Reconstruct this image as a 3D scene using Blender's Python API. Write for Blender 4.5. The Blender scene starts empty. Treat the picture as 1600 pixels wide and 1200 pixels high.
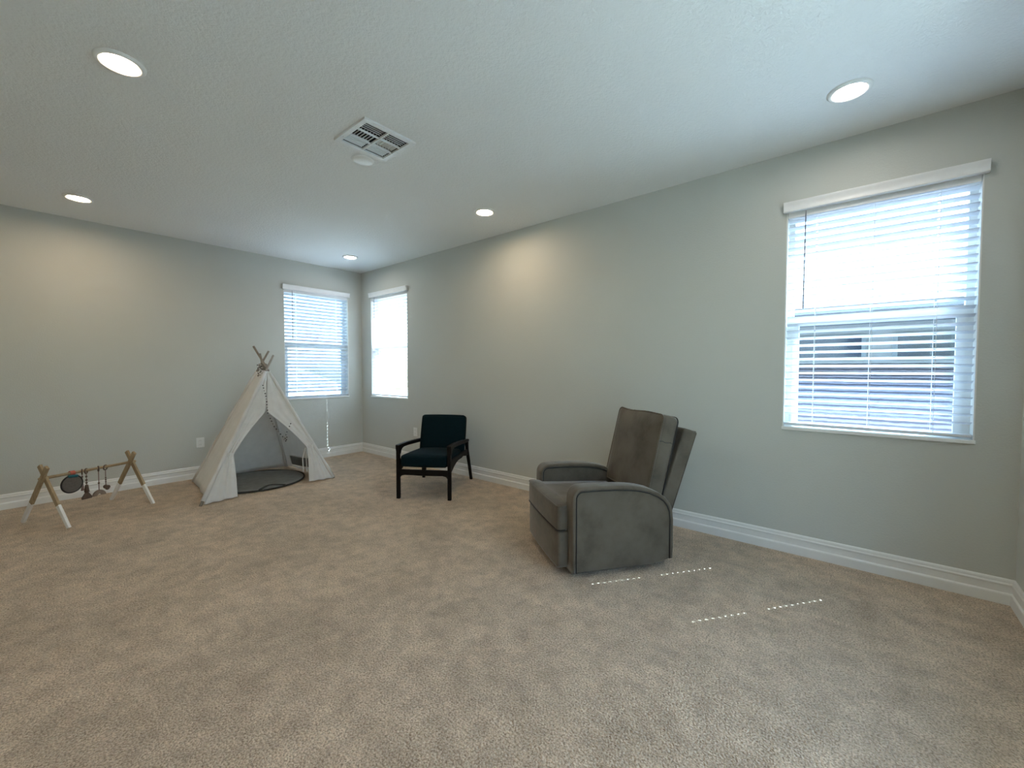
import bpy, bmesh, math, random
from mathutils import Vector, Matrix

random.seed(7)
scene = bpy.context.scene
COL = scene.collection
PI = math.pi
H = 2.74            # ceiling height
WX = -4.2           # left wall
WY = -6.57          # near wall


# ------------------------------------------------------------------ materials
def new_mat(name):
    m = bpy.data.materials.new(name)
    m.use_nodes = True
    nt = m.node_tree
    b = nt.nodes['Principled BSDF']
    return m, nt, b


def texco(nt, kind='Object', scale=None):
    tc = nt.nodes.new('ShaderNodeTexCoord')
    if scale is None:
        return tc.outputs[kind]
    mp = nt.nodes.new('ShaderNodeMapping')
    mp.inputs['Scale'].default_value = scale
    nt.links.new(tc.outputs[kind], mp.inputs['Vector'])
    return mp.outputs['Vector']


def noise(nt, vec, scale, detail=4, rough=0.55):
    n = nt.nodes.new('ShaderNodeTexNoise')
    n.inputs['Scale'].default_value = scale
    n.inputs['Detail'].default_value = detail
    n.inputs['Roughness'].default_value = rough
    nt.links.new(vec, n.inputs['Vector'])
    return n.outputs['Fac']


def ramp(nt, fac, stops):
    r = nt.nodes.new('ShaderNodeValToRGB')
    e = r.color_ramp.elements
    while len(e) < len(stops):
        e.new(0.5)
    for k, (p, c) in enumerate(stops):
        e[k].position = p
        e[k].color = (*c, 1) if len(c) == 3 else c
    nt.links.new(fac, r.inputs['Fac'])
    return r.outputs['Color']


def bump(nt, b, height, strength, dist, prev=None):
    n = nt.nodes.new('ShaderNodeBump')
    n.inputs['Strength'].default_value = strength
    n.inputs['Distance'].default_value = dist
    nt.links.new(height, n.inputs['Height'])
    if prev is not None:
        nt.links.new(prev, n.inputs['Normal'])
    nt.links.new(n.outputs['Normal'], b.inputs['Normal'])
    return n.outputs['Normal']


def mul(c, k):
    return tuple(x * k for x in c)


def simple(name, col, rough=0.5, vary=0.08, scale=30, bmp=0.0, bscale=200, bdist=0.001, sheen=0.0, metal=0.0, spec=0.5):
    m, nt, b = new_mat(name)
    v = texco(nt)
    f = noise(nt, v, scale)
    c = ramp(nt, f, [(0.3, mul(col, 1 - vary)), (0.7, mul(col, 1 + vary))])
    nt.links.new(c, b.inputs['Base Color'])
    b.inputs['Roughness'].default_value = rough
    b.inputs['Metallic'].default_value = metal
    b.inputs['Specular IOR Level'].default_value = spec
    if sheen:
        b.inputs['Sheen Weight'].default_value = sheen
        b.inputs['Sheen Roughness'].default_value = 0.4
    if bmp:
        bump(nt, b, noise(nt, v, bscale, 3), bmp, bdist)
    return m


def paint(name, col, big, small, strength, dist):
    """Orange-peel textured wall or ceiling paint."""
    m, nt, b = new_mat(name)
    v = texco(nt)
    f = noise(nt, v, 1.2, 2)
    c = ramp(nt, f, [(0.2, mul(col, 0.98)), (0.8, mul(col, 1.02))])
    nt.links.new(c, b.inputs['Base Color'])
    b.inputs['Roughness'].default_value = 0.7
    b.inputs['Specular IOR Level'].default_value = 0.3
    h = noise(nt, v, big, 3, 0.6)
    hr = ramp(nt, h, [(0.38, (0, 0, 0)), (0.62, (1, 1, 1))])
    bump(nt, b, hr, strength, dist)
    return m


def carpet_mat():
    m, nt, b = new_mat('carpet_pile')
    v = texco(nt)
    fine = noise(nt, v, 125, 3, 0.7)
    vor = nt.nodes.new('ShaderNodeTexVoronoi')
    vor.inputs['Scale'].default_value = 120
    nt.links.new(v, vor.inputs['Vector'])
    patch = noise(nt, texco(nt, 'Object', (1.1, 1.0, 1.0)), 1.9, 4, 0.6)
    mid = noise(nt, texco(nt, 'Object', (1.15, 1.0, 1.0)), 9, 6, 0.72)
    c1 = ramp(nt, fine, [(0.34, (0.375, 0.28, 0.19)), (0.50, (0.70, 0.55, 0.405)), (0.66, (0.88, 0.725, 0.565))])
    c2 = ramp(nt, patch, [(0.34, (0.84, 0.84, 0.83)), (0.6, (1.05, 1.04, 1.03))])
    c3 = ramp(nt, mid, [(0.34, (0.76, 0.755, 0.75)), (0.60, (1.07, 1.07, 1.07))])
    x = nt.nodes.new('ShaderNodeMix'); x.data_type = 'RGBA'; x.blend_type = 'MULTIPLY'
    x.inputs[0].default_value = 1.0
    nt.links.new(c1, x.inputs[6]); nt.links.new(c2, x.inputs[7])
    y = nt.nodes.new('ShaderNodeMix'); y.data_type = 'RGBA'; y.blend_type = 'MULTIPLY'
    y.inputs[0].default_value = 1.0
    nt.links.new(x.outputs[2], y.inputs[6]); nt.links.new(c3, y.inputs[7])
    nt.links.new(y.outputs[2], b.inputs['Base Color'])
    b.inputs['Roughness'].default_value = 0.95
    b.inputs['Specular IOR Level'].default_value = 0.1
    b.inputs['Sheen Weight'].default_value = 0.15
    add = nt.nodes.new('ShaderNodeMath'); add.operation = 'SUBTRACT'
    nt.links.new(fine, add.inputs[0]); nt.links.new(vor.outputs['Distance'], add.inputs[1])
    p = bump(nt, b, mid, 0.5, 0.012)
    bump(nt, b, add.outputs[0], 0.9, 0.012, p)
    return m


def velvet_mat():
    m, nt, b = new_mat('taupe_velvet')
    v = texco(nt)
    f = noise(nt, v, 6, 5, 0.6)
    g = noise(nt, texco(nt, 'Object', (1, 1, 0.5)), 2.6, 3)
    c1 = ramp(nt, f, [(0.30, (0.076, 0.062, 0.045)), (0.5, (0.122, 0.100, 0.073)), (0.72, (0.146, 0.121, 0.091))])
    c2 = ramp(nt, g, [(0.3, (0.88, 0.88, 0.88)), (0.6, (1.05, 1.05, 1.05))])
    x = nt.nodes.new('ShaderNodeMix'); x.data_type = 'RGBA'; x.blend_type = 'MULTIPLY'
    x.inputs[0].default_value = 1.0
    nt.links.new(c1, x.inputs[6]); nt.links.new(c2, x.inputs[7])
    nt.links.new(x.outputs[2], b.inputs['Base Color'])
    b.inputs['Roughness'].default_value = 0.75
    b.inputs['Specular IOR Level'].default_value = 0.25
    b.inputs['Sheen Weight'].default_value = 0.55
    b.inputs['Sheen Roughness'].default_value = 0.35
    b.inputs['Sheen Tint'].default_value = (0.8, 0.8, 0.78, 1)
    bump(nt, b, noise(nt, v, 9, 4), 0.25, 0.012)
    return m


def translucent(name, col, trans, rough=0.8, weave=900):
    m, nt, b = new_mat(name)
    v = texco(nt)
    f = noise(nt, v, 12)
    c = ramp(nt, f, [(0.3, mul(col, 0.96)), (0.7, mul(col, 1.03))])
    nt.links.new(c, b.inputs['Base Color'])
    b.inputs['Roughness'].default_value = rough
    b.inputs['Specular IOR Level'].default_value = 0.3
    t = nt.nodes.new('ShaderNodeBsdfTranslucent')
    nt.links.new(c, t.inputs['Color'])
    mx = nt.nodes.new('ShaderNodeMixShader')
    mx.inputs[0].default_value = trans
    nt.links.new(b.outputs[0], mx.inputs[1]); nt.links.new(t.outputs[0], mx.inputs[2])
    nt.links.new(mx.outputs[0], nt.nodes['Material Output'].inputs['Surface'])
    return m


def glass_mat(name='window_glass', tint=(0.80, 0.865, 0.885)):
    m, nt, b = new_mat(name)
    nt.nodes.remove(b)
    tr = nt.nodes.new('ShaderNodeBsdfTransparent')
    tr.inputs['Color'].default_value = (*tint, 1)
    gl = nt.nodes.new('ShaderNodeBsdfGlossy')
    gl.inputs['Roughness'].default_value = 0.02
    lw = nt.nodes.new('ShaderNodeLayerWeight')
    lw.inputs['Blend'].default_value = 0.5
    pw = nt.nodes.new('ShaderNodeMath'); pw.operation = 'POWER'; pw.inputs[1].default_value = 4.0
    fr = nt.nodes.new('ShaderNodeMath'); fr.operation = 'MULTIPLY_ADD'; fr.inputs[1].default_value = 0.8; fr.inputs[2].default_value = 0.04
    nt.links.new(lw.outputs['Facing'], pw.inputs[0]); nt.links.new(pw.outputs[0], fr.inputs[0])
    mx = nt.nodes.new('ShaderNodeMixShader')
    nt.links.new(fr.outputs[0], mx.inputs[0])
    nt.links.new(tr.outputs[0], mx.inputs[1]); nt.links.new(gl.outputs[0], mx.inputs[2])
    nt.links.new(mx.outputs[0], nt.nodes['Material Output'].inputs['Surface'])
    return m


def emit_mat(name, col, strength):
    m, nt, b = new_mat(name)
    nt.nodes.remove(b)
    e = nt.nodes.new('ShaderNodeEmission')
    e.inputs['Color'].default_value = (*col, 1)
    e.inputs['Strength'].default_value = strength
    nt.links.new(e.outputs[0], nt.nodes['Material Output'].inputs['Surface'])
    return m


def wood_mat(name, a, c, scale=(14, 14, 2.0), spec=0.4):
    m, nt, b = new_mat(name)
    v = texco(nt, 'Object', scale)
    f = noise(nt, v, 5, 6, 0.6)
    col = ramp(nt, f, [(0.3, a), (0.7, c)])
    nt.links.new(col, b.inputs['Base Color'])
    b.inputs['Roughness'].default_value = 0.55
    b.inputs['Specular IOR Level'].default_value = spec
    bump(nt, b, f, 0.15, 0.002)
    return m


def rows_mat(name, a, c, axis, freq):
    """Courses of roof tiles or lap siding."""
    m, nt, b = new_mat(name)
    sc = [0.3, 0.3, 0.3]
    v = texco(nt)
    w = nt.nodes.new('ShaderNodeTexWave')
    w.wave_type = 'BANDS'; w.bands_direction = axis
    w.inputs['Scale'].default_value = freq
    w.inputs['Distortion'].default_value = 1.5
    w.inputs['Detail'].default_value = 3
    w.inputs['Detail Scale'].default_value = 3
    nt.links.new(v, w.inputs['Vector'])
    col = ramp(nt, w.outputs['Fac'], [(0.15, a), (0.6, c)])
    nt.links.new(col, b.inputs['Base Color'])
    b.inputs['Roughness'].default_value = 0.8
    bump(nt, b, w.outputs['Fac'], 0.6, 0.03)
    return m


LAMP_COL = (1.0, 0.78, 0.53)
LAMP_W = 49.0
M = dict(
    wall=paint('greige_wall_paint', (0.545, 0.55, 0.51), 95, 0, 0.15, 0.0030),
    ceiling=paint('ceiling_paint', (0.78, 0.785, 0.765), 60, 0, 0.36, 0.005),
    trim=simple('white_trim_paint', (0.78, 0.78, 0.755), 0.35, 0.02, 8),
    carpet=carpet_mat(),
    vinyl=simple('white_vinyl', (0.80, 0.81, 0.80), 0.4, 0.02, 8),
    slat=translucent('white_blind_slats', (0.70, 0.735, 0.78), 0.06, 0.4),
    valance=simple('white_valance', (0.80, 0.80, 0.79), 0.4, 0.02, 20),
    cord=simple('white_cord', (0.8, 0.8, 0.8), 0.7, 0.03, 60),
    wand=simple('grey_clear_wand', (0.16, 0.16, 0.18), 0.25, 0.05, 40),
    glass=glass_mat(),
    clear=glass_mat('clear_door_glass', (0.95, 0.97, 0.96)),
    plate=simple('white_plastic', (0.78, 0.78, 0.75), 0.35, 0.02, 20),
    slot=simple('dark_slot', (0.02, 0.02, 0.02), 0.6, 0.05, 20),
    lens=emit_mat('warm_lamp_lens', LAMP_COL, LAMP_W),
    lens_cool=emit_mat('neutral_lamp_lens', (1.0, 0.93, 0.84), 24.0),
    ventm=simple('white_register_enamel', (0.72, 0.73, 0.71), 0.4, 0.04, 25),
    duct=simple('dark_duct_metal', (0.012, 0.013, 0.012), 0.7, 0.1, 15),
    velvet=velvet_mat(),
    piping=simple('dark_velvet_piping', (0.018, 0.016, 0.013), 0.7, 0.1, 40, sheen=0.05),  # near-black to stand in for contact shade along the seams
    black=simple('black_base_cloth', (0.012, 0.011, 0.010), 0.9, 0.1, 40),
    teal=simple('dark_teal_weave', (0.0010, 0.0100, 0.0138), 0.9, 0.15, 60, 0.4, 700, 0.001, sheen=0.01, spec=0.12),
    ebony=wood_mat('black_stained_wood', (0.0022, 0.0019, 0.0017), (0.004, 0.0036, 0.0032), spec=0.2),
    canvas=translucent('white_cotton_canvas', (0.88, 0.875, 0.86), 0.32, 0.9),
    meshcloth=translucent('grey_window_mesh', (0.26, 0.27, 0.26), 0.5, 0.9),
    pole=wood_mat('grey_brown_pole_wood', (0.22, 0.195, 0.16), (0.34, 0.30, 0.25)),
    matgrey=simple('grey_quilted_fabric', (0.24, 0.245, 0.235), 0.9, 0.12, 14, 0.5, 40, 0.006),
    matrim=simple('charcoal_binding', (0.035, 0.036, 0.034), 0.85, 0.15, 50),
    bead_dark=simple('dark_grey_bead', (0.07, 0.07, 0.07), 0.6, 0.2, 60),
    bead_pale=simple('pale_wood_bead', (0.55, 0.53, 0.48), 0.6, 0.1, 60),
    pine=wood_mat('pale_pine_wood', (0.31, 0.225, 0.125), (0.43, 0.33, 0.20)),
    white_paint=simple('white_dipped_paint', (0.82, 0.81, 0.78), 0.5, 0.03, 20),
    disc=simple('grey_mesh_cloth', (0.125, 0.110, 0.098), 0.7, 0.15, 90),
    disc_rim=simple('black_rim_band', (0.010, 0.010, 0.012), 0.6, 0.1, 30),
    toy_teal=simple('teal_felt', (0.012, 0.11, 0.135), 0.8, 0.08, 30),
    toy_coral=simple('coral_felt', (0.52, 0.13, 0.085), 0.8, 0.08, 30),
    toy_brown=simple('brown_wood_toy', (0.115, 0.080, 0.060), 0.6, 0.15, 40),
    toy_tan=simple('tan_wood_toy', (0.25, 0.19, 0.145), 0.6, 0.15, 40),
    toy_cord=simple('mauve_cord', (0.24, 0.165, 0.145), 0.8, 0.15, 90),
    stucco=simple('blue_grey_stucco', (0.36, 0.37, 0.39), 0.9, 0.05, 4),
    stucco2=simple('pale_stucco', (0.42, 0.41, 0.39), 0.9, 0.05, 4),
    tile=rows_mat('clay_roof_tiles', (0.15, 0.12, 0.125), (0.42, 0.36, 0.385), 'X', 2.6),
    tile_grey=rows_mat('grey_roof_tiles', (0.12, 0.12, 0.13), (0.24, 0.24, 0.255), 'Z', 3.0),
    dark_glass=simple('dark_window_glass', (0.03, 0.05, 0.09), 0.1, 0.1, 2),
    screen=simple('pale_blind_behind_glass', (0.24, 0.28, 0.32), 0.5, 0.05, 3),
    deck=simple('pale_deck_concrete', (0.52, 0.56, 0.54), 0.9, 0.05, 3),  # for the added floor that bounces sunlight upwards
    lawn=simple('pale_paving', (0.16, 0.165, 0.14), 0.95, 0.25, 3),
    fence=rows_mat('tan_vinyl_fence', (0.34, 0.32, 0.28), (0.56, 0.54, 0.50), 'X', 3.0),
    leaf=simple('hedge_leaves', (0.05, 0.09, 0.035), 0.8, 0.4, 8, 1.0, 10, 0.08),
)


# ------------------------------------------------------------------ mesh helpers
def link(name, bm, mat, parent=None, smooth=False, bevel=0.0, segs=2, solid=0.0):
    me = bpy.data.meshes.new(name)
    bmesh.ops.recalc_face_normals(bm, faces=bm.faces[:]) if not solid else None
    bm.to_mesh(me); bm.free()
    me.materials.append(mat)
    o = bpy.data.objects.new(name, me)
    COL.objects.link(o)
    if parent is not None:
        o.parent = parent
    if smooth:
        for p in me.polygons:
            p.use_smooth = True
    if solid:
        md = o.modifiers.new('solid', 'SOLIDIFY'); md.thickness = solid; md.offset = 0
    if bevel:
        md = o.modifiers.new('bevel', 'BEVEL'); md.width = bevel; md.segments = segs
        md.limit_method = 'ANGLE'; md.angle_limit = math.radians(35)
        if segs > 1:
            for p in me.polygons:
                p.use_smooth = True
            md.harden_normals = True
    return o


def thing(name, label, cat, loc=(0, 0, 0), rz=0.0, group=None):
    o = bpy.data.objects.new(name, None)
    o.empty_display_size = 0.1
    COL.objects.link(o)
    o.location = loc; o.rotation_euler = (0, 0, rz)
    o['label'] = label; o['category'] = cat
    if group:
        o['group'] = group
    return o


def struct(o):
    o['kind'] = 'structure'
    return o


def box(bm, x0, x1, y0, y1, z0, z1, mtx=None):
    vs = [bm.verts.new((x, y, z)) for x in (x0, x1) for y in (y0, y1) for z in (z0, z1)]
    for f in ((0, 1, 3, 2), (4, 6, 7, 5), (0, 4, 5, 1), (2, 3, 7, 6), (0, 2, 6, 4), (1, 5, 7, 3)):
        bm.faces.new([vs[i] for i in f])
    if mtx is not None:
        for v in vs:
            v.co = mtx @ v.co
    return vs


def frame_of(d, up=Vector((0, 0, 1))):
    d = d.normalized()
    if abs(d.dot(up)) > 0.98:
        up = Vector((1, 0, 0))
    s = d.cross(up).normalized()
    u = s.cross(d).normalized()
    return s, u


def tube(bm, pts, r, seg=10, closed=False, sect=None, up=None):
    """Sweep a round (or given) section along points; r may be a list."""
    pts = [Vector(p) for p in pts]
    n = len(pts)
    rings = []
    for i, p in enumerate(pts):
        a = pts[(i - 1) % n] if (closed or i > 0) else p
        b = pts[(i + 1) % n] if (closed or i < n - 1) else p
        s, u = frame_of(b - a, up or Vector((0, 0, 1)))
        rr = r[i] if isinstance(r, (list, tuple)) else r
        ring = []
        if sect:
            for (q, w) in sect:
                ring.append(bm.verts.new(p + s * q + u * w))
        else:
            for k in range(seg):
                t = 2 * PI * k / seg
                ring.append(bm.verts.new(p + (s * math.cos(t) + u * math.sin(t)) * rr))
        rings.append(ring)
    m = len(rings[0])
    last = n if closed else n - 1
    for i in range(last):
        A, B = rings[i], rings[(i + 1) % n]
        for k in range(m):
            bm.faces.new((A[k], A[(k + 1) % m], B[(k + 1) % m], B[k]))
    if not closed:
        bm.faces.new(list(reversed(rings[0]))); bm.faces.new(rings[-1])
    return rings


def lathe(bm, prof, seg=32, mtx=None):
    rings = []
    for (r, z) in prof:
        if r < 1e-6:
            rings.append([bm.verts.new((0, 0, z))])
        else:
            rings.append([bm.verts.new((r * math.cos(2 * PI * k / seg), r * math.sin(2 * PI * k / seg), z)) for k in range(seg)])
    for A, B in zip(rings, rings[1:]):
        for k in range(seg):
            k2 = (k + 1) % seg
            if len(A) == 1 and len(B) > 1:
                bm.faces.new((A[0], B[k2], B[k]))
            elif len(B) == 1 and len(A) > 1:
                bm.faces.new((A[k], A[k2], B[0]))
            elif len(A) > 1:
                bm.faces.new((A[k], A[k2], B[k2], B[k]))
    if mtx is not None:
        for ring in rings:
            for v in ring:
                v.co = mtx @ v.co


def prism(bm, outline, y0, y1, mtx=None):
    """Outline in (x,z) extruded along y."""
    a = [bm.verts.new((x, y0, z)) for x, z in outline]
    b = [bm.verts.new((x, y1, z)) for x, z in outline]
    n = len(outline)
    bm.faces.new(a); bm.faces.new(list(reversed(b)))
    for k in range(n):
        bm.faces.new((a[k], b[k], b[(k + 1) % n], a[(k + 1) % n]))
    if mtx is not None:
        for v in a + b:
            v.co = mtx @ v.co


def cushion(bm, hx, hy, hz, r, puff=(0, 0, 0), n=14, mtx=None, wob=0.0):
    """Rounded, slightly stuffed box centred on the origin."""
    tmp = bmesh.new()
    bmesh.ops.create_cube(tmp, size=2)
    bmesh.ops.subdivide_edges(tmp, edges=tmp.edges[:], cuts=n, use_grid_fill=True)
    half = Vector((hx, hy, hz))
    mp = {}
    for v in tmp.verts:
        u = v.co.copy()
        # denser towards the rims
        w = Vector([math.copysign(abs(t) ** 0.75, t) for t in u])
        p = Vector((w.x * hx, w.y * hy, w.z * hz))
        core = Vector([max(-h + r, min(h - r, c)) for c, h in zip(p, half)])
        d = p - core
        if d.length > 1e-9:
            p = core + d.normalized() * r
        fx, fy, fz = (1 - w.x ** 2), (1 - w.y ** 2), (1 - w.z ** 2)
        p.x += puff[0] * w.x * fy * fz
        p.y += puff[1] * w.y * fx * fz
        p.z += puff[2] * w.z * fx * fy
        if wob:
            p.x += wob * math.sin(9 * w.y + 5 * w.z) * fy * fz
            p.z += wob * math.sin(8 * w.y + 2) * fy * 0.6
        if mtx is not None:
            p = mtx @ p
        mp[v.index] = bm.verts.new(p)
    for f in tmp.faces:
        bm.faces.new([mp[v.index] for v in f.verts])
    tmp.free()


def arc(cx, cz, r, a0, a1, n=6):
    return [(cx + r * math.cos(math.radians(a0 + (a1 - a0) * k / n)), cz + r * math.sin(math.radians(a0 + (a1 - a0) * k / n))) for k in range(n + 1)]


def slab(bm, us, vs, hole, fn, depth):
    """Plate of cells us x vs with holes; fn(u,v,d) -> point, d in 0..depth."""
    grid = {}

    def V(i, j, d):
        k = (i, j, d)
        if k not in grid:
            grid[k] = bm.verts.new(fn(us[i], vs[j], depth * d))
        return grid[k]
    nu, nv = len(us) - 1, len(vs) - 1
    solid = lambda i, j: 0 <= i < nu and 0 <= j < nv and not hole(0.5 * (us[i] + us[i + 1]), 0.5 * (vs[j] + vs[j + 1]))
    for i in range(nu):
        for j in range(nv):
            if not solid(i, j):
                continue
            for d in (0, 1):
                bm.faces.new((V(i, j, d), V(i + 1, j, d), V(i + 1, j + 1, d), V(i, j + 1, d)))
            for (di, dj, a, b) in ((-1, 0, (i, j), (i, j + 1)), (1, 0, (i + 1, j), (i + 1, j + 1)), (0, -1, (i, j), (i + 1, j)), (0, 1, (i, j + 1), (i + 1, j + 1))):
                if not solid(i + di, j + dj):
                    bm.faces.new((V(*a, 0), V(*b, 0), V(*b, 1), V(*a, 1)))


# ------------------------------------------------------------------ room shell
WT = 0.16
ZB, ZT = 0.868, 2.350                 # window opening bottom / top
YC_BIG, YC_SMALL, XC_BACK = -5.948, -0.715, -0.672
WW = 0.905                            # opening width
half = WW / 2

bm = bmesh.new(); box(bm, WX - WT, WT, WY - WT, WT, -0.25, 0.0)
struct(link('floor', bm, M['carpet']))

# ceiling with the opening above the air register
VX0, VX1, VY0, VY1 = -2.066, -1.748, -3.648, -3.330
bm = bmesh.new()
slab(bm, [WX - WT, VX0, VX1, WT], [WY - WT, VY0, VY1, WT], lambda u, v: VX0 < u < VX1 and VY0 < v < VY1, lambda u, v, d: (u, v, H + d), 0.16)
struct(link('ceiling', bm, M['ceiling']))

# wall with two windows (right in the photo)
bm = bmesh.new()
ys = sorted([WY - WT, YC_BIG - half, YC_BIG + half, YC_SMALL - half, YC_SMALL + half, WT])
slab(bm, ys, [0, ZB, ZT, H], lambda u, v: (abs(u - YC_BIG) < half or abs(u - YC_SMALL) < half) and ZB < v < ZT, lambda u, v, d: (d, u, v), WT)
struct(link('wall_right', bm, M['wall']))
bm = bmesh.new()
slab(bm, [WX - WT, XC_BACK - half, XC_BACK + half, 0], [0, ZB, ZT, H], lambda u, v: abs(u - XC_BACK) < half and ZB < v < ZT, lambda u, v, d: (u, d, v), WT)
struct(link('wall_back', bm, M['wall']))
NX0, NX1 = -2.80, -1.20                 # unseen window added behind the camera to brighten the room and ceiling
bm = bmesh.new()
slab(bm, [WX - WT, NX0, NX1, 0], [0, 0.30, 2.40, H], lambda u, v: NX0 < u < NX1 and 0.30 < v < 2.40, lambda u, v, d: (u, WY - d, v), WT)
struct(link('wall_near', bm, M['wall']))
bm = bmesh.new(); box(bm, WX - WT, WX, WY, 0, 0, H)
struct(link('wall_left', bm, M['wall']))

# baseboards: moulded profile (distance from the wall, height)
BP = [(0, 0), (0.019, 0), (0.019, 0.052), (0.0175, 0.058), (0.0105, 0.064), (0.0105, 0.100), (0.0135, 0.104), (0.0145, 0.110), (0.0095, 0.1175),
      (0.0095, 0.126), (0.0075, 0.133), (0.003, 0.138), (0, 0.138)]


def board(name, fn, a, b):
    bm = bmesh.new()
    A = [bm.verts.new(fn(a, d, z)) for d, z in BP]
    B = [bm.verts.new(fn(b, d, z)) for d, z in BP]
    n = len(BP)
    bm.faces.new(A); bm.faces.new(list(reversed(B)))
    for k in range(n):
        bm.faces.new((A[k], A[(k + 1) % n], B[(k + 1) % n], B[k]))
    struct(link(name, bm, M['trim']))


board('baseboard_right', lambda t, d, z: (-d, t, z), WY, 0)
board('baseboard_back', lambda t, d, z: (t, -d, z), WX, 0)
board('baseboard_near', lambda t, d, z: (t, WY + d, z), WX, 0)
board('baseboard_left', lambda t, d, z: (WX + d, t, z), WY, 0)

# overhanging eave and upper wall outside (shades the top of the right-hand windows)
bm = bmesh.new(); box(bm, WX - WT, 0.66, WY - 1.35, 0.66, 2.905, 3.05)  # overhang past the near wall added to shade the added window
struct(link('roof', bm, M['stucco2']))
bm = bmesh.new(); box(bm, WX - WT, 1.7, WY - 2.5, WY - 0.62, 2.70, 2.905)  # unseen roof added to keep sun and high sky out of the added window
struct(link('balcony_roof', bm, M['stucco2']))
bm = bmesh.new(); box(bm, WX - WT, 1.6, WY - 4.0, WY - WT - 0.002, -0.25, -0.06)  # unseen pale floor added to bounce sunlight up to the ceiling
struct(link('balcony_floor', bm, M['deck']))
bm = bmesh.new(); box(bm, WX - WT, 1.6, WY - 4.15, WY - 4.0, -0.25, 2.1)  # unseen wall added to block low sky light from outside
struct(link('wall_balcony', bm, M['stucco2']))


# ------------------------------------------------------------------ windows (local: x along wall, y into the room, z up)
def window(n, loc, rz, glass='glass'):
    # jamb liner and sill
    bm = bmesh.new()
    t = 0.006
    box(bm, -half, -half + t, -WT + 0.02, -0.001, ZB, ZT)
    box(bm, half - t, half, -WT + 0.02, -0.001, ZB, ZT)
    box(bm, -half, half, -WT + 0.02, -0.001, ZT - t, ZT)
    root = struct(link('window_%d' % n, bm, M['trim']))
    root.location = loc; root.rotation_euler = (0, 0, rz)
    bm = bmesh.new(); box(bm, -half - 0.004, half + 0.004, -WT + 0.02, 0.012, ZB - 0.014, ZB + 0.008)
    link('window_sill', bm, M['trim'], root, bevel=0.004)
    # vinyl frame with a meeting rail
    bm = bmesh.new()
    fw = 0.034
    ZM = 1.585
    slab(bm, [-half + t, -half + t + fw, half - t - fw, half - t], [ZB + 0.006, ZB + 0.013, ZM, ZM + 0.05, ZT - t - fw, ZT - t],
         lambda u, v: abs(u) < half - t - fw and (ZB + 0.013 < v < ZM or ZM + 0.05 < v < ZT - t - fw),
         lambda u, v, d: (u, -0.10 - d, v), 0.05)
    link('window_frame', bm, M['vinyl'], root)
    # lower sash, one step nearer to the room
    bm = bmesh.new()
    a, b = half - t - fw, half - t - fw - 0.035
    slab(bm, [-a, -b, b, a], [ZB + 0.011, ZB + 0.030, ZM - 0.0, ZM + 0.05], lambda u, v: abs(u) < b and ZB + 0.030 < v < ZM, lambda u, v, d: (u, -0.088 - d, v), 0.03)
    link('window_sash', bm, M['vinyl'], root)
    for z0, z1, y in ((ZB + 0.028, ZM + 0.002, -0.106), (ZM + 0.048, ZT - t - fw + 0.002, -0.128)):
        bm = bmesh.new()
        w = (b if y > -0.11 else a) + 0.002
        box(bm, -w, w, y - 0.004, y, z0, z1)
        link('pane', bm, M[glass], root)


window(1, (0, YC_BIG, 0), PI / 2)
window(2, (XC_BACK, 0, 0), PI)
window(3, (0, YC_SMALL, 0), PI / 2, 'clear')

bm = bmesh.new()  # unseen window added as a source of cool fill light
xm = (NX0 + NX1) / 2
slab(bm, [NX0, NX0 + 0.06, xm - 0.03, xm + 0.03, NX1 - 0.06, NX1], [0.30, 0.36, 2.34, 2.40],
     lambda u, v: 0.36 < v < 2.34 and NX0 + 0.06 < u < NX1 - 0.06 and abs(u - xm) > 0.03, lambda u, v, d: (u, WY - 0.06 - d, v), 0.05)
wn5 = struct(link('window_4', bm, M['vinyl']))
for x0, x1 in ((NX0 + 0.05, xm - 0.02), (xm + 0.02, NX1 - 0.05)):
    bm = bmesh.new(); box(bm, x0, x1, WY - 0.088, WY - 0.084, 0.35, 2.35)
    link('pane', bm, M['clear'], wn5)

# ------------------------------------------------------------------ venetian blinds
PITCH = 0.0470
LADDERS = (-0.285, 0.285)


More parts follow.
